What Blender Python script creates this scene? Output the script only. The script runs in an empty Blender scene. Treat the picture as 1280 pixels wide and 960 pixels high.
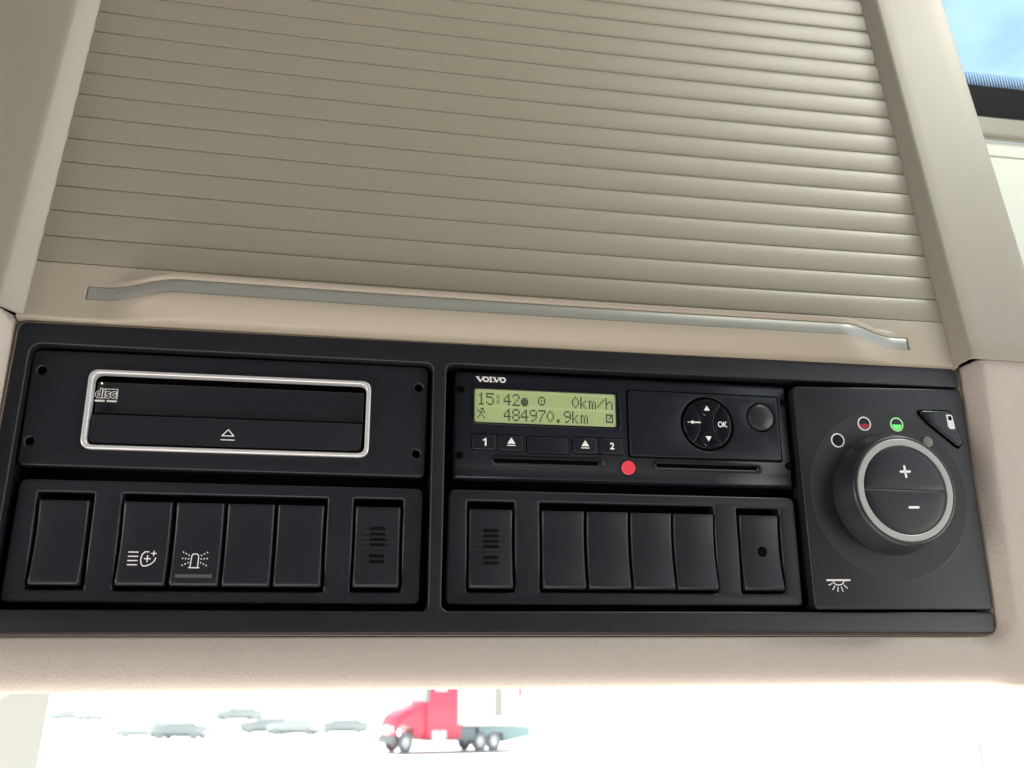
import bpy, bmesh, math, random
from mathutils import Matrix, Vector
random.seed(4)
sc = bpy.context.scene
COL = sc.collection
R = math.radians

# ------------------------------------------------------------------ camera
CAM_Z = 2.55
cam_d = bpy.data.cameras.new('camera')
cam = bpy.data.objects.new('camera', cam_d)
COL.objects.link(cam)
cam_d.sensor_width = 36.0
cam_d.lens = 1150.0 / 1280.0 * 36.0
cam_d.dof.use_dof = True
cam_d.dof.focus_distance = 0.47
cam_d.dof.aperture_fstop = 16.0
cam_d.clip_start = 0.02
cam_d.clip_end = 3000
cam.location = (0, 0, CAM_Z)
cam.rotation_euler = (R(90 + 19.2), 0, 0)
sc.camera = cam

# ------------------------------------------------------------------ world: daylight sky with thin cloud
SUN_EL, SUN_AZ = 52.0, 25.0          # degrees; azimuth from straight ahead (+Y) towards +X
world = bpy.data.worlds.new('World')
sc.world = world
world.use_nodes = True
wt = world.node_tree
wt.nodes.clear()
wo = wt.nodes.new('ShaderNodeOutputWorld')
bg = wt.nodes.new('ShaderNodeBackground')
sky = wt.nodes.new('ShaderNodeTexSky')
sky.sky_type = 'NISHITA'
sky.sun_disc = False
sky.sun_elevation = R(SUN_EL)
sky.sun_rotation = R(SUN_AZ)
sky.air_density = 1.0
sky.dust_density = 0.6
tc = wt.nodes.new('ShaderNodeTexCoord')
mp = wt.nodes.new('ShaderNodeMapping')
mp.inputs['Scale'].default_value = (1.0, 1.0, 1.5)
n1 = wt.nodes.new('ShaderNodeTexNoise')
n1.inputs['Scale'].default_value = 8.0
n1.inputs['Detail'].default_value = 7
n1.inputs['Roughness'].default_value = 0.55
cr = wt.nodes.new('ShaderNodeValToRGB')
cr.color_ramp.elements[0].position = 0.40
cr.color_ramp.elements[0].color = (0.03, 0.03, 0.03, 1)
cr.color_ramp.elements[1].position = 0.57
cr.color_ramp.elements[1].color = (1, 1, 1, 1)
mx = wt.nodes.new('ShaderNodeMixRGB')
mx.inputs['Color2'].default_value = (6.6, 7.0, 7.2, 1)
wt.links.new(tc.outputs['Generated'], mp.inputs['Vector'])
wt.links.new(mp.outputs['Vector'], n1.inputs['Vector'])
wt.links.new(n1.outputs['Fac'], cr.inputs['Fac'])
wt.links.new(cr.outputs['Color'], mx.inputs['Fac'])
wt.links.new(sky.outputs['Color'], mx.inputs['Color1'])
# whitening haze towards the horizon
sx = wt.nodes.new('ShaderNodeSeparateXYZ')
hr = wt.nodes.new('ShaderNodeMapRange')
hr.inputs['From Min'].default_value = 0.0
hr.inputs['From Max'].default_value = 0.38
hr.inputs['To Min'].default_value = 1.0
hr.inputs['To Max'].default_value = 0.0
mh = wt.nodes.new('ShaderNodeMixRGB')
mh.inputs['Color2'].default_value = (7.0, 7.2, 7.3, 1)
wt.links.new(tc.outputs['Generated'], sx.inputs['Vector'])
wt.links.new(sx.outputs['Z'], hr.inputs['Value'])
wt.links.new(hr.outputs['Result'], mh.inputs['Fac'])
wt.links.new(mx.outputs['Color'], mh.inputs['Color1'])
wt.links.new(mh.outputs['Color'], bg.inputs['Color'])
bg.inputs['Strength'].default_value = 0.05
wt.links.new(bg.outputs['Background'], wo.inputs['Surface'])

sun_d = bpy.data.lights.new('sun', 'SUN')
sun_d.energy = 4.5
sun_d.angle = R(0.5)
sun_d.color = (1.0, 0.96, 0.9)
sun = bpy.data.objects.new('sun', sun_d)
COL.objects.link(sun)
sd = Vector((math.sin(R(SUN_AZ)) * math.cos(R(SUN_EL)), math.cos(R(SUN_AZ)) * math.cos(R(SUN_EL)), math.sin(R(SUN_EL))))
sun.rotation_euler = sd.to_track_quat('Z', 'Y').to_euler()

def area(name, loc, aim, sx, sy, power, colour):
    d = bpy.data.lights.new(name, 'AREA')
    d.shape = 'RECTANGLE'
    d.size = sx
    d.size_y = sy
    d.energy = power
    d.color = colour
    o = bpy.data.objects.new(name, d)
    COL.objects.link(o)
    o.location = loc
    o.rotation_euler = (Vector(loc) - Vector(aim)).to_track_quat('Z', 'Y').to_euler()
    return o

# daylight entering through the cab's own openings: the door window on the right; plus an added bounce lamp below
area('side_window_light', (0.80, 0.34, CAM_Z + 0.98), (0.17, 0.48, CAM_Z + 0.36), 0.20, 0.20, 1.02, (1.0, 1.0, 0.885))
area('roof_hatch_light', (0.60, 0.13, CAM_Z + 1.08), (0.20, 0.50, CAM_Z + 0.42), 0.26, 0.22, 0.62, (0.98, 1.0, 0.93))
area('low_bounce_light', (-0.1, 0.14, CAM_Z - 0.48), (0.0, 0.45, CAM_Z - 0.02), 1.2, 0.25, 0.88, (1.0, 0.90, 0.86))  # added lamp aimed up at the panel, standing for light bounced from below
area('left_window_light', (-0.95, -0.05, CAM_Z + 0.0), (0.2, 0.46, CAM_Z + 0.1), 0.45, 0.4, 1.2, (1.0, 0.89, 0.85))

sc.view_settings.view_transform = 'Standard'
sc.view_settings.look = 'None'
sc.view_settings.exposure = 2.2
sc.view_settings.gamma = 1.0
sc.cycles.use_denoising = True
sc.cycles.max_bounces = 8
sc.cycles.transparent_max_bounces = 12
sc.cycles.sample_clamp_indirect = 6.0

# ------------------------------------------------------------------ the two planes of the overhead console
def plane_matrix(h, v, n, o):
    h = Vector(h).normalized()
    n = Vector(n).normalized()
    v = n.cross(h).normalized()
    n = h.cross(v).normalized()
    m = Matrix(((h.x, v.x, n.x, o[0]), (h.y, v.y, n.y, o[1]), (h.z, v.z, n.z, o[2] + CAM_Z), (0, 0, 0, 1)))
    return m
P1 = plane_matrix((0.98526, 0.17062, 0.01227), None or (0, 0, 1), (0.17104, -0.98376, -0.05447), (-0.03165, 0.44557, 0.10405))
PS = plane_matrix((0.98562, 0.16899, -0.00159), (0, 0, 1), (0.16796, -0.9785, 0.11973), (-0.03116, 0.43773, 0.17372))
MM = 0.001
ORG = {}

# ------------------------------------------------------------------ materials
def nodes(name):
    m = bpy.data.materials.new(name)
    m.use_nodes = True
    t = m.node_tree
    return m, t, t.nodes['Principled BSDF']

def mat(name, col, rough=0.5, metal=0.0, spec=0.5, bump=0.0, bscale=900.0, var=0.0, coat=0.0, emit=None, estr=0.0,
        grain='noise', rvar=0.0):
    m, t, b = nodes(name)
    b.inputs['Base Color'].default_value = (*col, 1)
    b.inputs['Roughness'].default_value = rough
    b.inputs['Metallic'].default_value = metal
    b.inputs['Specular IOR Level'].default_value = spec
    b.inputs['Coat Weight'].default_value = coat
    if emit:
        b.inputs['Emission Color'].default_value = (*emit, 1)
        b.inputs['Emission Strength'].default_value = estr
    geo = t.nodes.new('ShaderNodeTexCoord')
    if bump > 0:
        if grain == 'leather':
            v = t.nodes.new('ShaderNodeTexVoronoi')
            v.feature = 'SMOOTH_F1'
            v.inputs['Scale'].default_value = bscale
            v.inputs['Smoothness'].default_value = 0.6
            mpp = t.nodes.new('ShaderNodeMapping')
            mpp.inputs['Scale'].default_value = (1.25, 0.55, 1.0)
            mpp.inputs['Rotation'].default_value = (0, 0, R(24))
            nz = t.nodes.new('ShaderNodeTexNoise')
            nz.inputs['Scale'].default_value = bscale * 0.5
            add = t.nodes.new('ShaderNodeMixRGB')
            add.blend_type = 'LINEAR_LIGHT'
            add.inputs['Fac'].default_value = 0.0012
            t.links.new(geo.outputs['Object'], nz.inputs['Vector'])
            t.links.new(geo.outputs['Object'], add.inputs['Color1'])
            t.links.new(nz.outputs['Color'], add.inputs['Color2'])
            t.links.new(add.outputs['Color'], mpp.inputs['Vector'])
            t.links.new(mpp.outputs['Vector'], v.inputs['Vector'])
            h = v.outputs['Distance']
        else:
            v = t.nodes.new('ShaderNodeTexNoise')
            v.inputs['Scale'].default_value = bscale
            v.inputs['Detail'].default_value = 3
            t.links.new(geo.outputs['Object'], v.inputs['Vector'])
            h = v.outputs['Fac']
        bp = t.nodes.new('ShaderNodeBump')
        bp.inputs['Strength'].default_value = bump
        bp.inputs['Distance'].default_value = 0.0009 if grain == 'leather' else 0.0004
        t.links.new(h, bp.inputs['Height'])
        t.links.new(bp.outputs['Normal'], b.inputs['Normal'])
    if var > 0 or rvar > 0:
        nz = t.nodes.new('ShaderNodeTexNoise')
        nz.inputs['Scale'].default_value = 14.0
        nz.inputs['Detail'].default_value = 6
        nz.inputs['Roughness'].default_value = 0.6
        t.links.new(geo.outputs['Object'], nz.inputs['Vector'])
        if var > 0:
            mr = t.nodes.new('ShaderNodeMixRGB')
            mr.inputs['Color1'].default_value = (*[c * (1 - var) for c in col], 1)
            mr.inputs['Color2'].default_value = (*[min(1, c * (1 + var)) for c in col], 1)
            t.links.new(nz.outputs['Fac'], mr.inputs['Fac'])
            t.links.new(mr.outputs['Color'], b.inputs['Base Color'])
        if rvar > 0:
            rr = t.nodes.new('ShaderNodeMapRange')
            rr.inputs['From Min'].default_value = 0.3
            rr.inputs['From Max'].default_value = 0.7
            rr.inputs['To Min'].default_value = rough - rvar
            rr.inputs['To Max'].default_value = rough + rvar
            t.links.new(nz.outputs['Fac'], rr.inputs['Value'])
            t.links.new(rr.outputs['Result'], b.inputs['Roughness'])
    return m

M = dict(
    black=mat('satin_black_plastic', (0.0125, 0.0128, 0.0180), 0.39, bump=0.16, bscale=2600, var=0.06, rvar=0.05),
    slotdark=mat('painted_slot_shade', (0.0025, 0.0025, 0.0035), 0.6, spec=0.12),
    frame=mat('satin_black_frame_plastic', (0.0120, 0.0122, 0.0165), 0.39, bump=0.16, bscale=2600, var=0.06, rvar=0.05),
    tacho=mat('blue_black_plastic', (0.008, 0.010, 0.015), 0.34, bump=0.10, bscale=2600, var=0.06),
    void=mat('unlit_black_plastic', (0.0015, 0.0015, 0.002), 0.8, spec=0.05),  # near-black base colour puts the shade of holes and recesses into paint
    gloss=mat('gloss_black_plastic', (0.006, 0.007, 0.010), 0.16),
    knob=mat('knob_plastic', (0.024, 0.024, 0.028), 0.33),
    dish=mat('matt_black_dish', (0.012, 0.013, 0.016), 0.42, bump=0.1, bscale=2600),
    slat=mat('beige_slat_plastic', (0.292, 0.267, 0.198), 0.37, bump=0.25, bscale=2200, var=0.03, rvar=0.04),
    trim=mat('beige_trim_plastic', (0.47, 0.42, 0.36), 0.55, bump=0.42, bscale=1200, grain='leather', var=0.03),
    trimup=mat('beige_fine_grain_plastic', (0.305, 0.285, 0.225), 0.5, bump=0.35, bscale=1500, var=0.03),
    smooth=mat('beige_smooth_plastic', (0.39, 0.345, 0.262), 0.42, bump=0.12, bscale=2200, var=0.02),
    silver=mat('satin_silver', (0.33, 0.335, 0.30), 0.36, metal=0.3, bump=0.06, bscale=3000),
    chrome=mat('bright_silver', (0.80, 0.80, 0.78), 0.24, metal=0.4),
    ring=mat('grey_ring_paint', (0.38, 0.385, 0.365), 0.4, metal=0.2),
    white=mat('white_print', (0.90, 0.89, 0.85), 0.5),
    grey=mat('grey_print', (0.10, 0.10, 0.11), 0.4),
    lcd=mat('green_display', (0.30, 0.37, 0.17), 0.35, emit=(0.50, 0.62, 0.27), estr=0.06),
    lcdink=mat('display_ink', (0.030, 0.045, 0.030), 0.5),
    lcdcell=mat('display_cell_tint', (0.275, 0.345, 0.155), 0.35, emit=(0.50, 0.62, 0.27), estr=0.05),
    lcdfaint=mat('faint_display_ink', (0.20, 0.26, 0.12), 0.5),
    red=mat('red_plastic', (0.80, 0.06, 0.085), 0.35),
    redlamp=mat('red_lens', (0.42, 0.01, 0.03), 0.3),
    green=mat('lit_green_lamp', (0.1, 0.6, 0.1), 0.4, emit=(0.10, 0.95, 0.12), estr=0.28),
    grring=mat('green_lit_ring', (0.45, 0.7, 0.4), 0.4, emit=(0.25, 0.8, 0.25), estr=0.10),
    amber=mat('smoked_lens', (0.22, 0.20, 0.145), 0.3, bump=0.4, bscale=1600),
    led=mat('small_led', (0.4, 0.5, 0.2), 0.4, emit=(0.6, 0.9, 0.3), estr=0.8),
    liner=mat('headliner_fabric', (0.13, 0.13, 0.135), 0.9, bump=0.3, bscale=400),
    sill=mat('taupe_sill_plastic', (0.20, 0.195, 0.155), 0.5, bump=0.1, bscale=900),
    wallp=mat('pale_wall_plastic', (0.50, 0.54, 0.47), 0.5, bump=0.1, bscale=900),
    rubber=mat('window_black', (0.002, 0.0025, 0.004), 0.6, spec=0.08),
    pale=mat('pale_pillar_trim', (0.62, 0.67, 0.61), 0.6, bump=0.2, bscale=700),
)

def dust(m, amount=1.0, scale=420.0):
    t = m.node_tree
    b = t.nodes['Principled BSDF']
    tcn = t.nodes.new('ShaderNodeTexCoord')
    vo = t.nodes.new('ShaderNodeTexVoronoi'); vo.inputs['Scale'].default_value = scale
    no = t.nodes.new('ShaderNodeTexNoise'); no.inputs['Scale'].default_value = 23.0; no.inputs['Detail'].default_value = 5
    r1 = t.nodes.new('ShaderNodeMapRange')
    r1.inputs['From Min'].default_value = 0.05; r1.inputs['From Max'].default_value = 0.11
    r1.inputs['To Min'].default_value = 1.0; r1.inputs['To Max'].default_value = 0.0
    r2 = t.nodes.new('ShaderNodeMapRange')
    r2.inputs['From Min'].default_value = 0.50; r2.inputs['From Max'].default_value = 0.75
    mu = t.nodes.new('ShaderNodeMath'); mu.operation = 'MULTIPLY'
    m2 = t.nodes.new('ShaderNodeMath'); m2.operation = 'MULTIPLY'; m2.inputs[1].default_value = 0.55 * amount
    mi = t.nodes.new('ShaderNodeMixRGB'); mi.inputs['Color2'].default_value = (0.20, 0.19, 0.18, 1)
    t.links.new(tcn.outputs['Object'], vo.inputs['Vector']); t.links.new(tcn.outputs['Object'], no.inputs['Vector'])
    t.links.new(vo.outputs['Distance'], r1.inputs['Value']); t.links.new(no.outputs['Fac'], r2.inputs['Value'])
    t.links.new(r1.outputs['Result'], mu.inputs[0]); t.links.new(r2.outputs['Result'], mu.inputs[1])
    t.links.new(mu.outputs[0], m2.inputs[0]); t.links.new(m2.outputs[0], mi.inputs['Fac'])
    src = b.inputs['Base Color'].links[0].from_socket if b.inputs['Base Color'].links else None
    if src: t.links.new(src, mi.inputs['Color1'])
    else: mi.inputs['Color1'].default_value = b.inputs['Base Color'].default_value
    t.links.new(mi.outputs['Color'], b.inputs['Base Color'])
for k_ in ('black', 'frame', 'dish', 'knob', 'tacho'):
    dust(M[k_])

def glass(name, tint):
    m, t, b = nodes(name)
    t.nodes.remove(b)
    out = t.nodes['Material Output']
    tr = t.nodes.new('ShaderNodeBsdfTransparent')
    tr.inputs['Color'].default_value = (*tint, 1)
    gl = t.nodes.new('ShaderNodeBsdfGlossy')
    gl.inputs['Roughness'].default_value = 0.02
    lw = t.nodes.new('ShaderNodeLayerWeight')
    lw.inputs['Blend'].default_value = 0.5
    pw = t.nodes.new('ShaderNodeMath'); pw.operation = 'POWER'; pw.inputs[1].default_value = 4.0
    t.links.new(lw.outputs['Facing'], pw.inputs[0])
    fr = t.nodes.new('ShaderNodeMath'); fr.operation = 'MULTIPLY_ADD'; fr.inputs[1].default_value = 0.9; fr.inputs[2].default_value = 0.04
    t.links.new(pw.outputs[0], fr.inputs[0])
    ms = t.nodes.new('ShaderNodeMixShader')
    t.links.new(fr.outputs[0], ms.inputs['Fac'])
    t.links.new(tr.outputs['BSDF'], ms.inputs[1])
    t.links.new(gl.outputs['BSDF'], ms.inputs[2])
    t.links.new(ms.outputs['Shader'], out.inputs['Surface'])
    return m
M['glass'] = glass('clear_glass', (0.95, 0.98, 0.97))
M['tinted'] = glass('tinted_glass', (0.66, 0.80, 0.90))

# ------------------------------------------------------------------ object helpers
def tag(o, label=None, cat=None, group=None, kind=None):
    if label: o['label'] = label
    if cat: o['category'] = cat
    if group: o['group'] = group
    if kind: o['kind'] = kind
    return o

def thing(name, label, cat, F, u=0, v=0, w=0, group=None):
    o = bpy.data.objects.new(name, None)
    o.empty_display_size = 0.01
    COL.objects.link(o)
    o.matrix_world = F @ Matrix.Translation((u * MM, v * MM, w * MM))
    ORG[o.name] = (u, v, w)
    return tag(o, label, cat, group)

def link_mesh(name, me, m, parent):
    o = bpy.data.objects.new(name, me)
    if me.materials:
        me.materials[0] = m
    else:
        me.materials.append(m)
    COL.objects.link(o)
    if parent is not None:
        o.parent = parent
        ORG[o.name] = ORG[parent.name]
    return o

def finish(me, smooth=True, angle=32):
    if smooth:
        me.polygons.foreach_set('use_smooth', [True] * len(me.polygons))
        me.set_sharp_from_angle(angle=R(angle))
    me.update()

def part(name, geo, m, parent, label=None, angle=32, smooth=True):
    """geo: (verts in mm on the plane, faces); placed relative to the thing's origin"""
    vs, fs = geo
    ou, ov, ow = ORG[parent.name]
    me = bpy.data.meshes.new(name)
    me.from_pydata([((a - ou) * MM, (b - ov) * MM, (c - ow) * MM) for a, b, c in vs], [], fs)
    finish(me, smooth, angle)
    o = link_mesh(name, me, m, parent)
    if label: o['label'] = label
    return o

def solo(name, geo, m, F, label, cat, u, v, w, group=None, angle=32):
    vs, fs = geo
    me = bpy.data.meshes.new(name)
    me.from_pydata([((a - u) * MM, (b - v) * MM, (c - w) * MM) for a, b, c in vs], [], fs)
    finish(me, True, angle)
    o = link_mesh(name, me, m, None)
    o.matrix_world = F @ Matrix.Translation((u * MM, v * MM, w * MM))
    ORG[o.name] = (u, v, w)
    return tag(o, label, cat, group)

# ------------------------------------------------------------------ outline helpers (all in mm)
def rpoly(pts, seg=6):
    """corner points (u, v, radius) -> rounded outline"""
    out = []
    n = len(pts)
    for i in range(n):
        p = Vector(pts[i][:2]); r = pts[i][2]
        a = Vector(pts[i - 1][:2]) - p; b = Vector(pts[(i + 1) % n][:2]) - p
        if r <= 0:
            out.append((p.x, p.y)); continue
        ang = a.angle(b)
        d = min(r / math.tan(ang / 2), a.length * .49, b.length * .49)
        s = p + a.normalized() * d; e = p + b.normalized() * d
        for k in range(seg + 1):
            t = k / seg
            q = s * (1 - t) ** 2 + p * 2 * t * (1 - t) + e * t * t
            # pull the quadratic towards a circular arc
            out.append((q.x, q.y))
    return out

def rrect(u0, v0, u1, v1, r, seg=6):
    return rpoly([(u0, v0, r), (u1, v0, r), (u1, v1, r), (u0, v1, r)], seg)

def circ(u, v, r, n=40, a0=0.0):
    return [(u + r * math.cos(a0 + 2 * math.pi * k / n), v + r * math.sin(a0 + 2 * math.pi * k / n)) for k in range(n)]

def plate(loops, w_front, depth, bevel=0.6, res=3):
    """flat plate with holes and rounded edges"""
    cu = bpy.data.curves.new('c', 'CURVE')
    cu.dimensions = '2D'
    cu.fill_mode = 'BOTH'
    for lp in loops:
        s = cu.splines.new('POLY')
        s.points.add(len(lp) - 1)
        for k, (a, b) in enumerate(lp):
            s.points[k].co = (a, b, 0, 1)
        s.use_cyclic_u = True
    cu.extrude = max(depth / 2 - bevel, 0.001)
    cu.bevel_depth = bevel
    cu.bevel_resolution = res
    cu.offset = -bevel
    ob = bpy.data.objects.new('c', cu)
    COL.objects.link(ob)
    dg = bpy.context.evaluated_depsgraph_get()
    me = bpy.data.meshes.new_from_object(ob.evaluated_get(dg))
    bm = bmesh.new()
    bm.from_mesh(me)
    bmesh.ops.remove_doubles(bm, verts=bm.verts, dist=0.002)
    vs = [(v.co.x, v.co.y, v.co.z + w_front - depth / 2) for v in bm.verts]
    fs = [[v.index for v in f.verts] for f in bm.faces]
    bm.free()
    bpy.data.objects.remove(ob)
    bpy.data.curves.remove(cu)
    bpy.data.meshes.remove(me)
    return vs, fs

def join(*gs):
    vs, fs = [], []
    for a, b in gs:
        k = len(vs)
        vs += list(a)
        fs += [[i + k for i in f] for f in b]
    return vs, fs

def flat(outline, w, th=0.08):
    return plate([outline], w, th, 0.0 if th < .3 else .1, 0)

def stroke(pts, wd, closed=False):
    """outline polygons of a line of width wd (list of convex-ish quads plus round joints)"""
    gs = []
    n = len(pts)
    rng = range(n if closed else n - 1)
    V = []; F = []
    def addpoly(poly):
        k = len(V)
        V.extend((p[0], p[1], 0.0) for p in poly)
        F.append(list(range(k, k + len(poly))))
    for i in rng:
        a = Vector(pts[i]); b = Vector(pts[(i + 1) % n])
        d = (b - a)
        if d.length < 1e-6: continue
        d.normalize()
        nn = Vector((-d.y, d.x)) * wd / 2
        addpoly([a + nn, a - nn, b - nn, b + nn][::1])
    for p in pts:
        addpoly(circ(p[0], p[1], wd / 2, 10))
    # give every small face its own tiny step so that none share a plane
    out = []
    k = 0
    for fi, f in enumerate(F):
        for idx in f:
            x, y, _ = V[idx]
            out.append((x, y, 0.0015 * fi))
    return out, F

def filled(poly):
    return [(x, y, 0.0) for x, y in poly], [list(range(len(poly)))]

def lay(geo, wf):
    """lift a flat drawing onto a surface w = wf(v)"""
    vs, fs = geo
    return [(x, y, (wf(y) if callable(wf) else wf) + z) for x, y, z in vs], fs

def text(body, size, u, v, w, th=0.06, align='CENTER', xs=1.0, bold=0.0):
    cu = bpy.data.curves.new('t', 'FONT')
    cu.body = body
    cu.size = size
    cu.align_x = align
    cu.align_y = 'CENTER'
    cu.extrude = th / 2
    cu.offset = bold
    ob = bpy.data.objects.new('t', cu)
    COL.objects.link(ob)
    dg = bpy.context.evaluated_depsgraph_get()
    me = bpy.data.meshes.new_from_object(ob.evaluated_get(dg))
    vs = [(p.co.x * xs + u, p.co.y + v, p.co.z + w) for p in me.vertices]
    fs = [list(f.vertices) for f in me.polygons]
    bpy.data.objects.remove(ob)
    bpy.data.curves.remove(cu)
    bpy.data.meshes.remove(me)
    return vs, fs

def lathe(profile, u, v, n=72, a0=0.0):
    vs, fs = [], []
    m = len(profile)
    for k in range(n):
        a = a0 + 2 * math.pi * k / n
        for r, w in profile:
            vs.append((u + r * math.cos(a), v + r * math.sin(a), w))
    for k in range(n):
        for j in range(m - 1):
            a, b = k * m + j, ((k + 1) % n) * m + j
            fs.append([a, b, b + 1, a + 1])
    if profile[-1][0] > 1e-4:
        fs.append([k * m + m - 1 for k in range(n)])
    return vs, fs

def grid(nu, nv, fn, flip=False):
    vs = [fn(i / (nu - 1), j / (nv - 1), i, j) for i in range(nu) for j in range(nv)]
    fs = []
    for i in range(nu - 1):
        for j in range(nv - 1):
            a = i * nv + j
            f = [a, a + nv, a + nv + 1, a + 1]
            fs.append(f[::-1] if flip else f)
    return vs, fs

def sstep(t):
    t = max(0.0, min(1.0, t))
    return t * t * (3 - 2 * t)

def screw_hole(parent, u, v, r, wface, name='screw_hole'):
    g = lathe([(r + .55, wface - .3), (r + .5, wface + .06), (r + .1, wface + .10), (r - .1, wface - .1), (r - .25, wface - .6), (r - .25, wface - 2.2), (0.01, wface - 2.4)], u, v, 24)
    return g

# =================================================================== SETTING: ground
def sheet(name, x0, x1, y0, y1, z, m, kind='structure'):
    me = bpy.data.meshes.new(name)
    me.from_pydata([(x0, y0, z), (x1, y0, z), (x1, y1, z), (x0, y1, z)], [], [[0, 1, 2, 3]])
    o = link_mesh(name, me, m, None)
    tag(o, kind=kind)
    return o
gm, gt, gb = nodes('sunlit_concrete')
gb.inputs['Roughness'].default_value = 0.9
gn = gt.nodes.new('ShaderNodeTexNoise'); gn.inputs['Scale'].default_value = 0.15; gn.inputs['Detail'].default_value = 8
gr = gt.nodes.new('ShaderNodeValToRGB')
gr.color_ramp.elements[0].color = (0.62, 0.585, 0.55, 1); gr.color_ramp.elements[0].position = .3
gr.color_ramp.elements[1].color = (0.70, 0.665, 0.63, 1); gr.color_ramp.elements[1].position = .7
gc = gt.nodes.new('ShaderNodeTexCoord')
gt.links.new(gc.outputs['Object'], gn.inputs['Vector']); gt.links.new(gn.outputs['Fac'], gr.inputs['Fac']); gt.links.new(gr.outputs['Color'], gb.inputs['Base Color'])
sheet('ground', -1500, 1500, -300, 2500, 0.0, gm)

# =================================================================== SETTING: rest of the cab interior, an unseen plain shell shaping the light
def box_geo(x0, x1, y0, y1, z0, z1):
    v = [(x, y, z) for x in (x0, x1) for y in (y0, y1) for z in (z0, z1)]
    f = [[0, 1, 3, 2], [4, 6, 7, 5], [0, 4, 5, 1], [2, 3, 7, 6], [0, 2, 6, 4], [1, 5, 7, 3]]
    return v, f
def wbox(name, dims, m, parent=None, kind=None, bev=0.0):
    v, f = box_geo(*dims)
    me = bpy.data.meshes.new(name)
    me.from_pydata(v, [], f)
    if bev:
        bm = bmesh.new(); bm.from_mesh(me)
        bmesh.ops.recalc_face_normals(bm, faces=bm.faces)
        bmesh.ops.bevel(bm, geom=list(bm.edges), offset=bev, segments=3, affect='EDGES', profile=.5)
        bm.to_mesh(me); bm.free()
        finish(me)
    o = link_mesh(name, me, m, None)
    if parent is not None:
        o.parent = parent
    if kind: tag(o, kind=kind)
    return o
wbox('ceiling', (-1.15, 1.0, -1.55, 0.62, CAM_Z + 1.16, CAM_Z + 1.20), M['liner'], kind='structure')
wbox('rear_wall', (-1.15, 1.0, -1.6, -1.56, CAM_Z - 1.6, CAM_Z + 1.16), M['liner'], kind='structure')
wbox('side_wall', (-1.2, -1.16, -1.6, 0.5, CAM_Z - 1.6, CAM_Z + 1.16), M['liner'], kind='structure')
wbox('side_wall', (1.0, 1.04, -1.6, 0.9, CAM_Z - 1.6, CAM_Z - 0.35), M['liner'], kind='structure')
wbox('side_wall', (1.0, 1.04, -1.6, -0.45, CAM_Z - 0.35, CAM_Z + 1.16), M['liner'], kind='structure')
wbox('floor', (-1.2, 1.04, -1.6, 0.55, CAM_Z - 1.64, CAM_Z - 1.6), M['liner'], kind='structure')

# =================================================================== ROLLER SHUTTER
BOW = lambda u: -1.3 - 2.6 * (1 - ((u - 40.0) / 246.0) ** 2)
def seam(u, k):
    return 33.0 + 0.0062 * (u + 206) + (15.5 - 0.0003 * (u + 206)) * k - 0.0018 * k * 0
sh = thing('roller_shutter', 'beige slatted roller shutter closed above the black instrument panel', 'roller shutter', PS, 40, 0, 0)
NS = 20
for k in range(NS):
    prof = [(0.0, -1.6), (0.012, -0.35), (0.035, 0.05), (0.10, 0.22), (0.25, 0.44), (0.45, 0.58), (0.65, 0.58), (0.82, 0.42), (0.93, 0.14), (0.968, -0.12), (0.980, -0.5), (0.984, -1.6)]
    def fn(s, t, i, j, k=k):
        u = -208.5 + s * 497
        a, b = seam(u, k), seam(u, k + 1)
        p = prof[j]
        return (u, a + (b - a) * p[0], BOW(u) + p[1])
    part('slat', grid(33, len(prof), fn), M['slat'], sh, angle=60)
def fn(s, t, i, j):
    u = -214 + s * 508
    return (u, 12 + t * 335, BOW(u) - 2.2)
part('backing', grid(33, 2, fn), M['void'], sh)

# bottom rail with the bulging pull grip
C0 = lambda u: 16.6 + 0.0078 * (u + 179)
SS = lambda u: sstep((u + 172) / 38) * sstep((254 - u) / 40)
US0, US1 = -179.2, 260.2
us = [-208.5, -206, -200, -190, -183, -180.2, -179.7, -179.2, -178.6] + [-176 + 2.0 * i for i in range(28)] + [-118 + 10 * i for i in range(33)] + [206 + 2 * i for i in range(27)] + [259.6, 260.2, 260.7, 261.2, 264, 270, 280, 288]
ts = [99, 9.2, 7.6, 7.1, 6.7, 6.3, 5.9, 5.2, 4.5, 4.0, 3.75, 3.7, 0, -3.7, -3.75, -3.85, -4.05, -4.5, -5.2]
lows = [0.12, .26, .4, .54, .68, .8, .9, .96, 1.0]
def rail_w(u, t, low=None):
    A = 12.0 * SS(u)
    if low is not None:
        f = 1 - 0.80 * sstep(low * 1.02) - 0.0
        f = 1 - 0.72 * (low ** 1.35)
        return A * f
    a = A / 12.0
    if t > 7.4: return 0.0
    if t > 6.9: return A * .3
    if t > 6.5: return A * .93 + .4 * a
    if t > 6.1: return A + 1.1 * a
    if t > 5.6: return A + 1.35 * a
    if t > 5.0: return A + 1.15 * a
    if t > 4.3: return A + .75 * a
    if t > 3.9: return A + .35 * a
    return A
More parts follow.
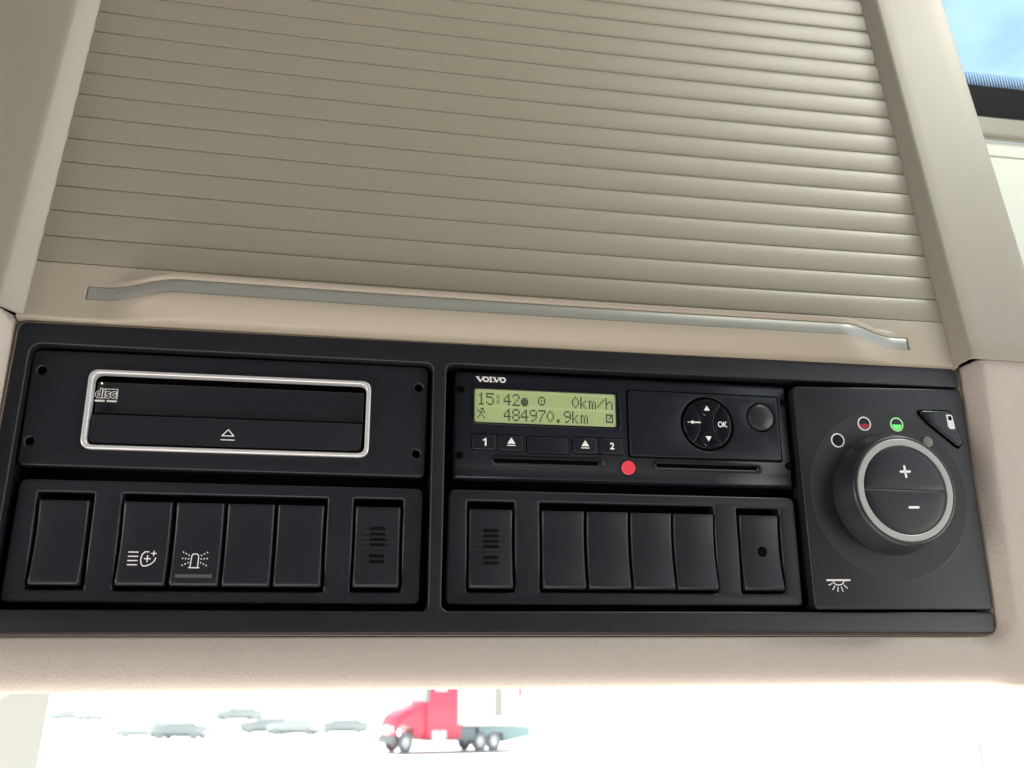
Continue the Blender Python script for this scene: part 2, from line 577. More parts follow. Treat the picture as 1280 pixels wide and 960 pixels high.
def rail_fn(u, j):
    s = SS(u); c = C0(u) + 0.7 * s
    top = seam(u, 0) - 0.35
    bot = 1.0 + 0.012 * (u + 206)
    bow = BOW(u) * 0.9
    if j < len(ts):
        t = ts[j]
        v = top if t > 50 else c + t
        if t < 50: v = min(v, top - 0.25 * j)
        w = rail_w(u, t if t < 50 else 10)
        if US0 - .6 <= u <= US1 + .6 and abs(t) <= 3.8:
            if US0 <= u <= US1 and abs(t) <= 3.76: w -= 1.1
        return (u, v, bow + w + (0.0 if t > 50 else 0.35))
    l = lows[j - len(ts)]
    v0 = c - 5.2
    v = v0 + (bot - v0) * l
    w = rail_w(u, 0, l) + 0.35
    if l > .95: w -= 0.5
    if l >= 1.0: w -= 1.2
    return (u, v, bow + w)
nj = len(ts) + len(lows)
vs = [rail_fn(u, j) for u in us for j in range(nj)] 
for i, u in enumerate(us):                      # closing skirt
    p = rail_fn(u, nj - 1)
fs = []
for i in range(len(us) - 1):
    for j in range(nj - 1):
        a = i * nj + j
        fs.append([a, a + 1, a + nj + 1, a + nj])
base = len(vs)
for u in us:
    p = rail_fn(u, nj - 1); vs.append((p[0], p[1] + .4, p[2] - 8 - 12 * SS(u) * .3))
for i in range(len(us) - 1):
    a = i * nj + nj - 1; b = base + i
    fs.append([a, b, b + 1, a + nj])
rail = part('bottom_rail', (vs, fs), M['smooth'], sh, angle=50)
us2 = [u for u in us if US0 < u < US1]
us2 = [US0 + .35] + us2 + [US1 - .35]
tt = [3.5, 3.4, 3.15, 0, -3.15, -3.4, -3.5]
def strip_fn(i, j):
    u = us2[i]; s = SS(u); t = tt[j]
    w = BOW(u) * .9 + 12.0 * s + 0.35 - (1.0 if abs(t) > 3.5 else (0.35 if abs(t) > 3.3 else 0.22))
    if i in (0, len(us2) - 1): w -= .5
    return (u, C0(u) + .7 * s + t * (0.93 if i in (0, len(us2) - 1) else 1), w)
vs = [strip_fn(i, j) for i in range(len(us2)) for j in range(len(tt))]
fs = [[i * 7 + j, i * 7 + j + 1, (i + 1) * 7 + j + 1, (i + 1) * 7 + j] for i in range(len(us2) - 1) for j in range(6)]
part('grip_strip', (vs, fs), M['silver'], rail, 'satin silver strip inlaid in the pull grip', angle=40)

# =================================================================== BEIGE CONSOLE TRIM
trim = thing('overhead_console', 'beige grained plastic console surround framing the shutter and black panel', 'console', P1, 40, -80, 0)
PSi = P1.inverted() @ PS
def ps2p1(u, v, w):
    p = PSi @ Vector((u * MM, v * MM, w * MM))
    return (p.x / MM, p.y / MM, p.z / MM)
# upper side pieces run up the shutter plane
SECR = [(285.2, -14), (285.2, -0.5), (285.9, 0.4), (290.3, 7.2), (291.3, 8.0), (292.6, 8.35), (300, 8.5), (330, 8.4), (341.5, 8.0), (342.8, 7.6), (343.7, 6.6), (344, 2), (344.2, -40)]
SECL = [(-205.2, -14), (-205.2, -0.5), (-205.8, 0.3), (-209.5, 3.6), (-213.0, 7.1), (-214.6, 8.1), (-217, 8.5), (-228, 9.0), (-250, 9.2), (-270, 9.2), (-300, 9.2), (-330, 9), (-360, 9)]
def upper(sec, flip):
    v0, drop = (8.6, 2.0) if flip else (1.9, 0.2)
    vv = [v0, v0 + .3, v0 + 1.0] + [v0 + 1 + 12.5 * i for i in range(1, 31)]
    vs = []
    for j, v in enumerate(vv):
        for i, (u, w) in enumerate(sec):
            dw = -1.6 if j == 0 else (-0.25 if j == 1 else 0)
            f = min(1, max(0, (w + 0.5) / 8.5))
            vs.append(ps2p1(u, v - (1 - f) * drop * (1 if v < v0 + 3 else 0), w + dw))
    n = len(sec)
    fs = []
    for j in range(len(vv) - 1):
        for i in range(n - 1):
            a = j * n + i
            f = [a, a + n, a + n + 1, a + 1]
            fs.append(f if flip else f[::-1])
    return vs, fs
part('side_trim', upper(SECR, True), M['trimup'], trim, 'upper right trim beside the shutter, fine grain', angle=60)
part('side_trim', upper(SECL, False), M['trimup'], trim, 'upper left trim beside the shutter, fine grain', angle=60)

vs_, fs_ = plate([rrect(-340, 12, 343, 370, 2)], -12, 8, .5, 1)
part('light_block', ([ps2p1(*p) for p in vs_], fs_), M['void'], trim)  # black plate added behind the shutter to stop light leaking through
# lower U-shaped piece round the black panel: sections (distance outward, w) swept round the frame
def lower_trim():
    # path samples: (point, outward direction, kind blend b=0 side..1 bottom, top w)
    path = []
    r = 9.0
    L, Rr, B, T = -208.6, 291.0, -74.0, 75.8
    def side_w(v):
        return 6.0 + (v + 74) / 153.6 * 4.0
    vl = [T, T - .35, T - 1.2] + [T - 1.2 + (B + r - T + 1.2) * k / 12 for k in range(1, 13)]
    for k, v in enumerate(vl):
        path.append((L + (-2.4 * (T - v) / 150), v, -1, 0, 0.0, side_w(v), {0: 1.2, 1: .3}.get(k, 0)))
    for k in range(1, 8):
        a = math.pi + (math.pi / 2) * k / 8
        path.append((L - 2.4 + r + r * math.cos(a), B + r + r * math.sin(a), math.cos(a), math.sin(a), sstep(k / 8), 6.0, False))
    for k in range(27):
        u = L + r + (Rr - L - 2 * r) * k / 26
        path.append((u, B, 0, -1, 1.0, 6.0, False))
    for k in range(1, 8):
        a = -math.pi / 2 + (math.pi / 2) * k / 8
        path.append((Rr - r + r * math.cos(a), B + r + r * math.sin(a), math.cos(a), math.sin(a), 1 - sstep(k / 8), 6.0, False))
    for k, v in enumerate(vl[::-1]):
        path.append((Rr, v, 1, 0, 0.0, side_w(v), {len(vl) - 1: 1.2, len(vl) - 2: .3}.get(k, 0)))
    side = [(0, -16), (0, -1.6), (0.35, -0.7), (1.1, 0.1), (3.0, 0.45), (4.6, 0.80), (6.4, 0.98), (8.5, 1.02), (14, 1.03), (22, 1.03), (34, 1.02), (49, 1.0), (51, .96), (52.6, 0.8), (53, 0), (53.2, -6)]
    bot = [(0, -16), (0, -1.8), (0.35, -1.0), (1.0, -0.7), (2.2, 0.1), (3.8, 1.5), (6.0, 2.7), (9.0, 3.5), (13, 3.7), (16.5, 3.2), (19.5, 1.9), (21.8, -0.3), (23.2, -3.2), (23.9, -7), (24.0, -14), (22.5, -60)]
    n = len(side)
    vs = []
    for (u, v, dx, dy, b, wf, end) in path:
        for i in range(n):
            ds, ws = side[i]; db, wb = bot[i]
            if u < 0 and ds > 40: ds += 100
            w1 = ws if (i < 2) else ws * wf
            w1 = -40 if i == n - 1 else w1
            d = ds * (1 - b) + db * b
            w = w1 * (1 - b) + wb * b
            vv = v + dy * d
            w -= end
            if v > 60:
                f = min(1, max(0, w / 8.5)); vv -= (1 - f) * (1.4 if u > 0 else 0.9) * (v - 60) / 15
            vs.append((u + dx * d, vv, w))
    fs = []
    for j in range(len(path) - 1):
        for i in range(n - 1):
            a = j * n + i
            fs.append([a, a + n, a + n + 1, a + 1][::-1])
    return vs, fs
part('light_block', plate([rrect(-330, -95, 342, 84, 3)], -19, 60, 1, 1), M['void'], trim)  # black block added behind the panel against light leaks at the seams
g = lower_trim()
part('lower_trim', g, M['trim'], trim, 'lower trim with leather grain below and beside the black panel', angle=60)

# =================================================================== BLACK INSTRUMENT PANEL FRAME
fr = thing('panel_frame', 'satin black plastic frame holding the radio, recorder and switch panels', 'instrument panel', P1, 40, 0, 0)
outer = rpoly([(-207.3, 71.9, 5), (289.0, 72.5, 5), (288.6, 61.4, 2.5), (-1.6, 61.0, 4), (-2.2, -62.2, 4), (290.4, -61.8, 2.5), (290.0, -72.6, 4), (-211.2, -72.8, 3)])
glint = rpoly([(-207.9, 72.3, 5.4), (289.6, 72.9, 4.4), (289.9, 61.4, 2.5), (291.0, -61.8, 2.5), (290.9, -73.5, 4.6), (-211.9, -73.6, 3)])
glint_in = rpoly([(-207.2, 71.8, 5), (288.9, 72.4, 4), (289.2, 61.4, 2.5), (290.0, -61.8, 2.5), (289.9, -72.5, 4), (-211.1, -72.7, 3)])
part('edge_glint', plate([glint, glint_in], -0.7, 12, .25, 2), M['smooth'], fr, 'thin beige strip put in as the edge glint round the black frame')  # beige strip added for the light caught on the frame's bevelled edge
hole = rpoly([(-200.8, 61.4, 6), (-8.5, 60.8, 4.5), (-8.5, -62.4, 4), (-203.0, -62.2, 4)])
part('frame', plate([outer, hole], 0.0, 16, 0.9, 3), M['frame'], fr)
part('back_plate', plate([rrect(-204, -70, 287, 70, 2)], -14.5, 1.5, .2, 1), M['void'], fr)

# =================================================================== DISC PLAYER
cd = thing('disc_player', 'black disc player with bright silver slot surround, upper left of the panel', 'disc player', P1, -105, 31, -5)
ringo = rrect(-173.9, 11.7, -39.3, 50.8, 5)
ringi = rrect(-171.5, 13.6, -41.5, 48.9, 3.8)
CDH = ((-195.7, 49.6), (-196.7, 14.8), (-15.3, 49.0), (-15.7, 14.6))
part('fascia', plate([rpoly([(-200.5, 59.8, 4), (-10.4, 60.2, 4), (-11.3, 2.8, 3), (-200.6, 3.4, 3)]), rrect(-173.6, 12.0, -39.6, 50.5, 5)] + [circ(a, b, 2.0, 20) for a, b in CDH], -5, 9, 0.9, 4), M['black'], cd)
part('fascia_back', plate([rrect(-199, 5, -12, 58, 2)], -11.6, 1, .1, 1), M['void'], cd)
part('slot_surround', plate([ringo, ringi], -2.9, 6, 0.8, 4), M['chrome'], cd)
part('slot_recess', plate([rrect(-171.2, 13.8, -41.7, 48.7, 3.6)], -11.5, 1.5, .1, 1), M['void'], cd)
part('slot_flap', plate([rrect(-170.6, 30.0, -42.6, 45.8, 1.0)], -8.2, 3, .5, 2), M['black'], cd)
ej = part('eject_bar', plate([rpoly([(-170.3, 28.9, 1.2), (-42.8, 28.9, 1.2), (-43.2, 14.9, 3), (-170.8, 14.9, 3)])], -4.6, 6, .8, 3), M['black'], cd)
part('eject_symbol', lay(join(stroke([(-110.0, 20.3), (-104.4, 20.3), (-107.2, 23.4)], .45, True), stroke([(-110.3, 18.3), (-104.1, 18.3)], .45)), -4.56), M['white'], ej)
part('status_led', plate([circ(-168.6, 45.0, .35, 10)], -7.6, .8, .1, 1), M['led'], cd)
lg = join(text('disc', 6.3, -166.2, 39.9, -8.13, .04, xs=1.0, bold=.42),
          lay(stroke([(-170.6, 36.3), (-166.8, 36.3)], .95), -8.1), lay(stroke([(-165.2, 36.3), (-161.3, 36.3)], .95), -8.1),
          lay(stroke([(-167.0, 42.3), (-161.0, 42.3)], .35), -8.1), lay(stroke([(-161.0, 42.3), (-161.0, 37.4)], .35), -8.1))
part('emblem_letters', text('disc', 6.3, -166.2, 39.9, -8.06, .03, xs=1.0, bold=.04), M['void'], cd)
part('disc_emblem', lg, M['white'], cd)
for (a, b) in CDH:
    part('screw', lathe([(1.9, -12), (1.9, -8.0), (1.4, -7.6), (0.01, -7.6)], a, b, 20), M['void'], cd)

# =================================================================== DIGITAL TACHOGRAPH
ta = thing('tachograph', 'blue-black driving recorder with lit green display showing 15:42 and 484970.9km', 'tachograph', P1, 94, 31, -5)
WF = -4.6
prof = [(2.6, -14), (2.6, -7.6), (2.8, -6.6), (3.4, -5.4), (4.4, -5.0), (9.3, -4.85), (9.6, WF), (56.8, WF), (58.2, -5.0), (59.0, -6.0), (59.2, -14)]
def taf(s, t, i, j):
    u0, u1 = 2.6, 186.0
    uu = [u0, u0 + .15, u0 + .7, u0 + 1.8, 40, 90, 140, u1 - 1.8, u1 - .7, u1 - .15, u1]
    dd = [-9, -2.2, -.9, 0, 0, 0, 0, 0, -.9, -2.2, -9]
    v, w = prof[j]
    return (uu[i], v, w + dd[i])
part('body', grid(11, len(prof), taf), M['tacho'], ta, angle=40)
bz = part('display_bezel', plate([rpoly([(11.8, 50.4, 2), (90.6, 50.9, 2), (91.4, 30.4, 3), (11.8, 30.8, 3)]), rrect(13.5, 31.9, 88.4, 49.5, 1.2)], WF + 1.0, 1.4, .45, 3), M['gloss'], ta)
lcd = part('display', plate([rrect(13.3, 31.7, 88.6, 49.7, 1.0)], WF + .25, .4, .05, 1), M['lcd'], ta)
FONT = {
 '1': ['00100', '01100', '00100', '00100', '00100', '00100', '01110'],
 '5': ['11111', '10000', '11110', '00001', '00001', '10001', '01110'],
 '4': ['00010', '00110', '01010', '10010', '11111', '00010', '00010'],
 '2': ['01110', '10001', '00001', '00010', '00100', '01000', '11111'],
 '8': ['01110', '10001', '10001', '01110', '10001', '10001', '01110'],
 '9': ['01110', '10001', '10001', '01111', '00001', '00010', '01100'],
 '7': ['11111', '00001', '00010', '00100', '00100', '01000', '01000'],
 '0': ['00100', '01010', '10001', '10001', '10001', '01010', '00100'],
 'k': ['10000', '10000', '10010', '10100', '11000', '10100', '10010'],
 'm': ['00000', '00000', '11010', '10101', '10101', '10101', '10101'],
 'h': ['10000', '10000', '10110', '11001', '10001', '10001', '10001'],
 '/': ['00000', '00001', '00010', '00100', '01000', '10000', '00000'],
 '.': ['00000', '00000', '00000', '00000', '00000', '01100', '01100'],
 '@': ['00000', '00000', '01110', '11111', '11111', '11111', '01110'],
 'o': ['00000', '01110', '10001', '10101', '10001', '01110', '00000'],
 'x': ['00110', '10010', '01101', '00100', '01010', '10001', '00000'],
 '#': ['00000', '11111', '10011', '10101', '10001', '11111', '00000'],
 ':': ['00000', '01100', '01100', '00000', '01100', '01100', '00000'],
}
def dots(rows, only=None, skip=None):
    V, F = [], []
    for ry, line in rows:
        for c, ch in enumerate(line):
            if ch == ' ' or (only and ch not in only) or (skip and ch in skip): continue
            for y, bits in enumerate(FONT[ch]):
                for x, b in enumerate(bits):
                    if b == '1':
                        u = 15.0 + c * 4.53 + x * 0.80
                        v = ry - y * 0.93
                        k = len(V)
                        V += [(u, v, WF + .30), (u + .72, v, WF + .30), (u + .72, v - .85, WF + .30), (u, v - .85, WF + .30)]
                        F.append([k, k + 3, k + 2, k + 1])
    return V, F
ROWS = [(47.6, '15:42@ o   0km/h'), (39.6, 'x  484970.9km  #')]
cells = ([], [])
for ry in (47.6, 39.6):
    for c in range(16):
        k = len(cells[0]); u = 14.85 + c * 4.53; v = ry + .15
        cells[0].extend([(u, v, WF + .275), (u + 4.2, v, WF + .275), (u + 4.2, v - 6.7, WF + .275), (u, v - 6.7, WF + .275)])
        cells[1].append([k, k + 3, k + 2, k + 1])
part('display_cells', cells, M['lcdcell'], lcd, smooth=False)
part('display_characters', dots(ROWS, skip=':'), M['lcdink'], lcd, smooth=False)
part('display_colon', dots(ROWS, only=':'), M['lcdfaint'], lcd, smooth=False)
# maker's name in wide slab capitals
def slab_V(u, w=4.6, h=2.7):
    return join(stroke([(u + .7, h - .3), (u + w * .5, .3)], .95), stroke([(u + w * .5, .3), (u + w - .6, h - .25)], .5),
                stroke([(u - .1, h - .15), (u + 1.7, h - .15)], .32), stroke([(u + w - 1.5, h - .15), (u + w + .1, h - .15)], .32))
def slab_O(u, w=3.2, h=2.7):
    pts = [(u + w / 2 + (w / 2 - .3) * math.cos(a * math.pi / 10), h / 2 + (h / 2 - .2) * math.sin(a * math.pi / 10)) for a in range(20)]
    return stroke(pts, .78, True)
def slab_L(u, w=2.8, h=2.7):
    return join(stroke([(u + .9, h - .15), (u + .9, .15)], .9), stroke([(u + .1, h - .15), (u + 1.8, h - .15)], .32),
                stroke([(u + .1, .15), (u + w, .15), (u + w, .7)], .34))
vg = join(slab_V(0), slab_O(3.5), slab_L(6.7), slab_V(8.6, 4.2), slab_O(12.2))
vg = ([(14.1 + x * 1.02, 53.6 + y, z) for x, y, z in vg[0]], vg[1])
part('maker_name', lay(vg, WF + .03), M['white'], ta)
# keys
part('key_bed', plate([rrect(11.6, 17.1, 39.3, 26.1, 2), rrect(12.4, 17.9, 38.5, 25.3, 1.5)], WF + .25, .4, .1, 1), M['gloss'], ta)
part('key_bed', plate([rrect(64.4, 16.8, 92.5, 26.1, 2), rrect(65.2, 17.7, 91.7, 25.3, 1.5)], WF + .25, .4, .1, 1), M['gloss'], ta)
def key(u0, v0, u1, v1, sym=None, label=None):
    b = part('key', plate([rpoly([(u0, v0, 1.4), (u1, v0, 1.4), (u1, v1, 1.0), (u0, v1, 1.0)])], WF + .9, 1.6, .5, 3), M['tacho'], ta, label)
    if sym == 'eject':
        c = (u0 + u1) / 2; q = (v0 + v1) / 2 + .2
        part('symbol', lay(join(filled([(c - 2.1, q - .6), (c + 2.1, q - .6), (c, q + 2.6)]), stroke([(c - 2.0, q - 1.5), (c + 2.0, q - 1.5)], .5)), WF + .95), M['white'], b)
    elif sym == '1':
        c = (u0 + u1) / 2 + .6; q = (v0 + v1) / 2
        part('symbol', lay(join(stroke([(c + .3, q + 1.7), (c + .3, q - 1.7)], .85), stroke([(c + .1, q + 1.5), (c - .9, q + .9)], .7)), WF + .95), M['white'], b)
    elif sym:
        part('symbol', text(sym, 4.9, (u0 + u1) / 2 + (.5 if sym == '1' else 0), (v0 + v1) / 2, WF + .93, .06, bold=.12), M['white'], b)
key(12.3, 17.7, 24.4, 25.4, '1')
key(26.4, 17.6, 38.6, 25.4, 'eject')
key(65.2, 17.5, 77.5, 25.4, 'eject')
key(79.6, 17.5, 91.8, 25.4, '2')
part('blank_cover', plate([rrect(40.8, 16.9, 62.6, 25.3, 1.4)], WF + .35, .7, .25, 2), M['tacho'], ta)
part('blank_cover_joint', plate([rrect(40.3, 16.4, 63.1, 25.8, 1.6), rrect(41.0, 17.1, 62.4, 25.1, 1.3)], WF + .08, .3, .03, 1), M['void'], ta)
def card_slot(u0, u1):
    vm = 11.9
    c = part('card_slot', plate([rrect(u0, vm - 2.3, u1, vm + 2.1, 2.1, 8), rrect(u0 + 1.3, vm - .7, u1 - 1.3, vm + 1.5, 1.0, 6)], WF + 1.2, 2.0, .8, 4), M['tacho'], ta)
    part('slot_gap', plate([rrect(u0 + 1, vm - .9, u1 - 1, vm + 1.7, 1.0, 6)], WF + .14, .3, .02, 1), M['void'], c)
    part('slot_knob', lathe([(1.9, WF), (1.9, WF + 1.2), (1.5, WF + 1.8), (.7, WF + 2.1), (0.01, WF + 2.15)], u1 - 1.6, vm, 24), M['tacho'], c)
card_slot(22.0, 81.2)
card_slot(108.0, 168.2)
part('seal', join(lathe([(4.3, WF + .05), (4.3, WF + .25), (3.95, WF + .3)], 94.2, 10.6, 30), ), M['gloss'], ta)
part('seal_cap', lathe([(3.75, WF), (3.75, WF + .8), (3.4, WF + 1.1), (0.01, WF + 1.15)], 94.1, 10.5, 30), M['red'], ta, 'round red seal cap between the card slots')
part('drawer_gap', plate([rrect(94.4, 15.9, 180.4, 52.8, 1.6)], WF + .12, .2, .02, 1), M['void'], ta)
dr = part('printer_drawer', plate([rrect(95.4, 16.8, 179.4, 52.0, 1.6), circ(138.6, 35.4, 15.0, 56), circ(169.2, 40.2, 8.0, 40)], WF + 1.3, 1.8, .5, 3), M['tacho'], ta)
# rocker wheel of four keys
NC = (138.6, 35.4)
part('wheel_gap', lathe([(15.2, WF + .2), (15.0, WF + .3), (0.01, WF + .3)], NC[0], NC[1], 48), M['void'], dr)
def sector(a0, a1, r1, gap):
    pts = []
    for k in range(17):
        a = R(a0 + (a1 - a0) * k / 16)
        pts.append((NC[0] + r1 * math.cos(a), NC[1] + r1 * math.sin(a)))
    for k in range(9):
        a = R(a1 + (a0 - a1) * k / 8)
    return pts
# left and right keys are lens-shaped, up/down share the middle
def lens(side):
    pts = [(NC[0] + 13.4 * math.cos(R(a)), NC[1] + 13.4 * math.sin(R(a))) for a in [(-52 + 104 * k / 16) for k in range(17)]]
    inner = [(NC[0] + 3.9 + 4.3 * (abs(y) / 10.5) ** 2, NC[1] + y) for y in [10.2 - 20.4 * k / 12 for k in range(13)]]
    pts = pts + inner
    if side < 0:
        pts = [(2 * NC[0] - x, y) for x, y in pts][::-1]
    return pts
part('wheel_key', plate([lens(1)], WF + 1.6, 1.8, .35, 3), M['gloss'], dr)
part('wheel_key', plate([lens(-1)], WF + 1.6, 1.8, .35, 3), M['gloss'], dr)
mid = [(NC[0] + 3.5 + 4.3 * (abs(y) / 10.5) ** 2, NC[1] + y) for y in [-10.4 + 20.8 * k / 12 for k in range(13)]]
mid += [(NC[0] + 13.4 * math.cos(R(a)), NC[1] + 13.4 * math.sin(R(a))) for a in [54 + 72 * k / 12 for k in range(13)]]
mid += [(NC[0] - 3.5 - 4.3 * (abs(y) / 10.5) ** 2, NC[1] + y) for y in [10.4 - 20.8 * k / 12 for k in range(13)]]
mid += [(NC[0] + 13.4 * math.cos(R(a)), NC[1] + 13.4 * math.sin(R(a))) for a in [234 + 72 * k / 12 for k in range(13)]]
part('wheel_key', plate([mid], WF + 1.5, 1.7, .35, 3), M['gloss'], dr, 'middle key with up and down arrows')
for sy in (1, -1):
    part('finger_dimple', lathe([(3.9, WF + 1.5), (3.6, WF + 1.75), (3.0, WF + 1.7), (1.6, WF + 1.6), (0.01, WF + 1.57)], NC[0], NC[1] + sy * 8.3, 30), M['gloss'], dr)
    part('arrow', lay(filled([(NC[0] - 1.7, NC[1] + sy * 7.2), (NC[0] + 1.7, NC[1] + sy * 7.2), (NC[0], NC[1] + sy * 10.0)] if sy > 0 else [(NC[0] - 1.7, NC[1] - 6.8), (NC[0], NC[1] - 9.6), (NC[0] + 1.7, NC[1] - 6.8)]), WF + 1.82), M['white'], dr)
part('letters', text('OK', 4.2, 146.9, 35.2, WF + 1.64, .05, xs=.85, bold=.08), M['white'], dr)
part('arrow', lay(join(stroke([(130.2, 36), (134.4, 36)], .75), filled([(128.6, 36), (130.6, 34.9), (130.6, 37.1)]), filled(circ(127.9, 36.0, .35, 8))), WF + 1.66), M['white'], dr)
part('lock_button_gap', lathe([(8.3, WF + .2), (8.0, WF + .3), (0.01, WF + .3)], 169.2, 40.2, 40), M['void'], dr)
part('lock_button', lathe([(7.4, WF), (7.4, WF + 1.2), (6.9, WF + 2.1), (5.6, WF + 2.8), (3.6, WF + 3.2), (1.8, WF + 3.4), (0.01, WF + 3.45)], 169.2, 40.2, 48), M['knob'], dr)
for (a, b) in ((6.2, 49.0), (5.9, 14.3), (183.4, 49.2), (183.6, 14.2)):
    part('screw_hole', lathe([(2.1, WF - .2), (2.05, WF + .04), (1.75, WF + .06), (0.01, WF + .03)], a, b, 24), M['void'], ta)  # flat dark disc on the face, painting the shade inside a hole

# =================================================================== SWITCH PANELS
sp = thing('switch_panel', 'black switch panel under the disc player, with three switch openings', 'switch panel', P1, -105, -31, -5)
part('plate', plate([rpoly([(-198.4, -3.0, 4), (-11.6, -2.9, 4), (-12.4, -59.0, 3), (-199.6, -58.9, 3)]),
                     rrect(-189.9, -53.1, -165.0, -8.9, .8), rrect(-152.6, -53.5, -58.0, -8.8, .8), rrect(-45.4, -53.3, -21.3, -8.6, .8)], -5, 9, 1.1, 4), M['black'], sp)
sp2 = thing('switch_panel', 'black switch panel under the driving recorder, with three switch openings', 'switch panel', P1, 93, -31, -5)
part('plate', plate([rpoly([(1.0, -2.8, 4), (185.3, -2.8, 4), (185.3, -58.9, 3), (0.2, -59.0, 3)]),
                     rrect(10.4, -53.0, 34.5, -8.5, .8), rrect(47.1, -52.7, 139.9, -8.4, .8), rrect(152.4, -52.6, 176.2, -9.0, .8)], -5, 9, 1.1, 4), M['black'], sp2)

# rocker switches: concave face; local heights along v measured from the switch centre
VC = -32.0
def face_w(v):
    t = (v - VC) / 19.6                     # +1 top, -1 bottom
    return -5.4 + 2.3 * t * t - 0.9 * t
def rocker_geo(u0, u1):
    vt, vb = -12.5, -51.4
    prof = [(vt + .3, -16), (vt, -6), (vt - .3, -4.4), (vt - .9, face_w(vt - .9) - .1)]
    n = 12
    for k in range(n + 1):
        v = vt - 2.0 + (vb + 2.0 - (vt - 2.0)) * k / n
        prof.append((v, face_w(v)))
    fb = face_w(vb + 2.0)
    for k in range(1, 7):
        a = math.pi / 2 * k / 6
        prof.append((vb + 2.0 - 2.0 * math.sin(a), fb - 2.0 * (1 - math.cos(a))))
    prof += [(vb + .3, -8), (vb + 1.5, -16)]
    uu = [u0, u0 + .05, u0 + .3, u0 + .8, u0 + 1.4, (u0 + u1) / 2, u1 - 1.4, u1 - .8, u1 - .3, u1 - .05, u1]
    dd = [-9, -2.2, -.75, -.15, 0, 0, 0, -.15, -.75, -2.2, -9]
    def fn(s, t, i, j):
        v, w = prof[j]
        return (uu[i], v, max(w + dd[i], -16))
    return grid(len(uu), len(prof), fn, flip=True)
HW = 11.1
def rocker(u, label, m='black', group='rocker switches in the black panel'):
    t = thing('rocker_switch', label, 'switch', P1, u, VC, -5, group)
    part('rocker', rocker_geo(u - HW, u + HW), M[m], t, angle=40)
    return t
def copy_tree(o):
    c = o.copy(); COL.objects.link(c)
    ORG[c.name] = ORG[o.name]
    for ch in list(o.children):
        d = ch.copy(); COL.objects.link(d); d.parent = c
        for g2 in list(ch.children):
            e = g2.copy(); COL.objects.link(e); e.parent = d
    return c
blank = rocker(-177.7, 'plain black rocker switch alone in the leftmost opening')
def blank_at(u, label):
    c = copy_tree(blank)
    c.matrix_world = P1 @ Matrix.Translation((u * MM, VC * MM, -5 * MM))
    ORG[c.name] = (u, VC, -5)
    c['label'] = label
    return c
b3 = blank_at(-93.6, 'plain black rocker switch just right of the beacon light switch')
b4 = blank_at(-70.3, 'plain black rocker switch at the right end of the row with the lamp symbols')
b5 = blank_at(59.2, 'plain black rocker switch, first of four beside the right slotted cover')
b6 = blank_at(82.4, 'plain black rocker switch, second from left in the row of four blank ones')
b7 = blank_at(105.5, 'plain black rocker switch, third from left in the row of four blank ones')
b8 = blank_at(128.4, 'plain black rocker switch, last of four, next to the cover with a hole')

lift = lambda v: face_w(v) + 0.05
# high-beam auxiliary lamp switch
s1 = rocker(-140.6, 'black rocker switch with a white auxiliary headlamp and plus symbol')
ic = []
for k in range(4):
    y = -36.0 - k * 1.95
    ic.append(stroke([(-147.0 + .15 * (k == 3), y), (-142.9, y)], .5))
cx, cy = -138.6, -39.0
body = [(cx - 1.2, cy + 3.2), (cx - 2.2, cy + 2.2), (cx - 2.75, cy + .4), (cx - 2.75, cy - .8), (cx - 2.2, cy - 2.6), (cx - 1.3, cy - 3.4), (cx + .2, cy - 3.2), (cx + 2.0, cy - 2.4), (cx + 3.4, cy - .9), (cx + 3.7, cy + .4)]
ic.append(stroke(body, .5))
ic.append(stroke([(cx - 1.2, cy + 3.2), (cx + .4, cy + 3.2)], .5))
ic.append(stroke([(cx - 1.2, cy), (cx + 1.4, cy)], .5)); ic.append(stroke([(cx + .1, cy + 1.4), (cx + .1, cy - 1.4)], .5))
ic.append(stroke([(cx + 1.6, cy + 2.5), (cx + 3.8, cy + 2.5)], .42)); ic.append(stroke([(cx + 2.7, cy + 3.6), (cx + 2.7, cy + 1.4)], .42))
part('symbol', lay(join(*ic), lift), M['white'], s1)
# beacon switch
s2 = rocker(-116.9, 'black rocker switch with a white rotating beacon symbol and grey bar')
ic = []
cx, cy = -117.4, -39.4
ic.append(stroke([(cx - 1.8, cy - 3.2), (cx - 1.5, cy + 2.0), (cx - .9, cy + 2.9), (cx + .9, cy + 2.9), (cx + 1.6, cy + 2.0), (cx + 1.6, cy - 3.2)], .42))
ic.append(stroke([(cx - 2.3, cy - 3.5), (cx + 2.2, cy - 3.5)], .5))
for sx in (-1, 1):
    for (x0, y0, dx, dy) in ((2.8, 2.3, .95, .5), (2.8, .6, 1.0, 0.08), (2.8, -1.2, .95, -.45)):
        for q in range(3):
            ic.append(filled(circ(cx + sx * (x0 + dx * 1.35 * q), cy + y0 + dy * 1.35 * q, .33, 8)))
part('symbol', lay(join(*ic), lift), M['white'], s2)
bar = [(-126.3, -46.0), (-126.3, -47.5), (-109.9, -47.5), (-109.9, -46.0)]
bar = [(x + 1.0, y) for x, y in bar]
part('indicator_bar', lay(filled(bar), lift), M['grey'], s2)

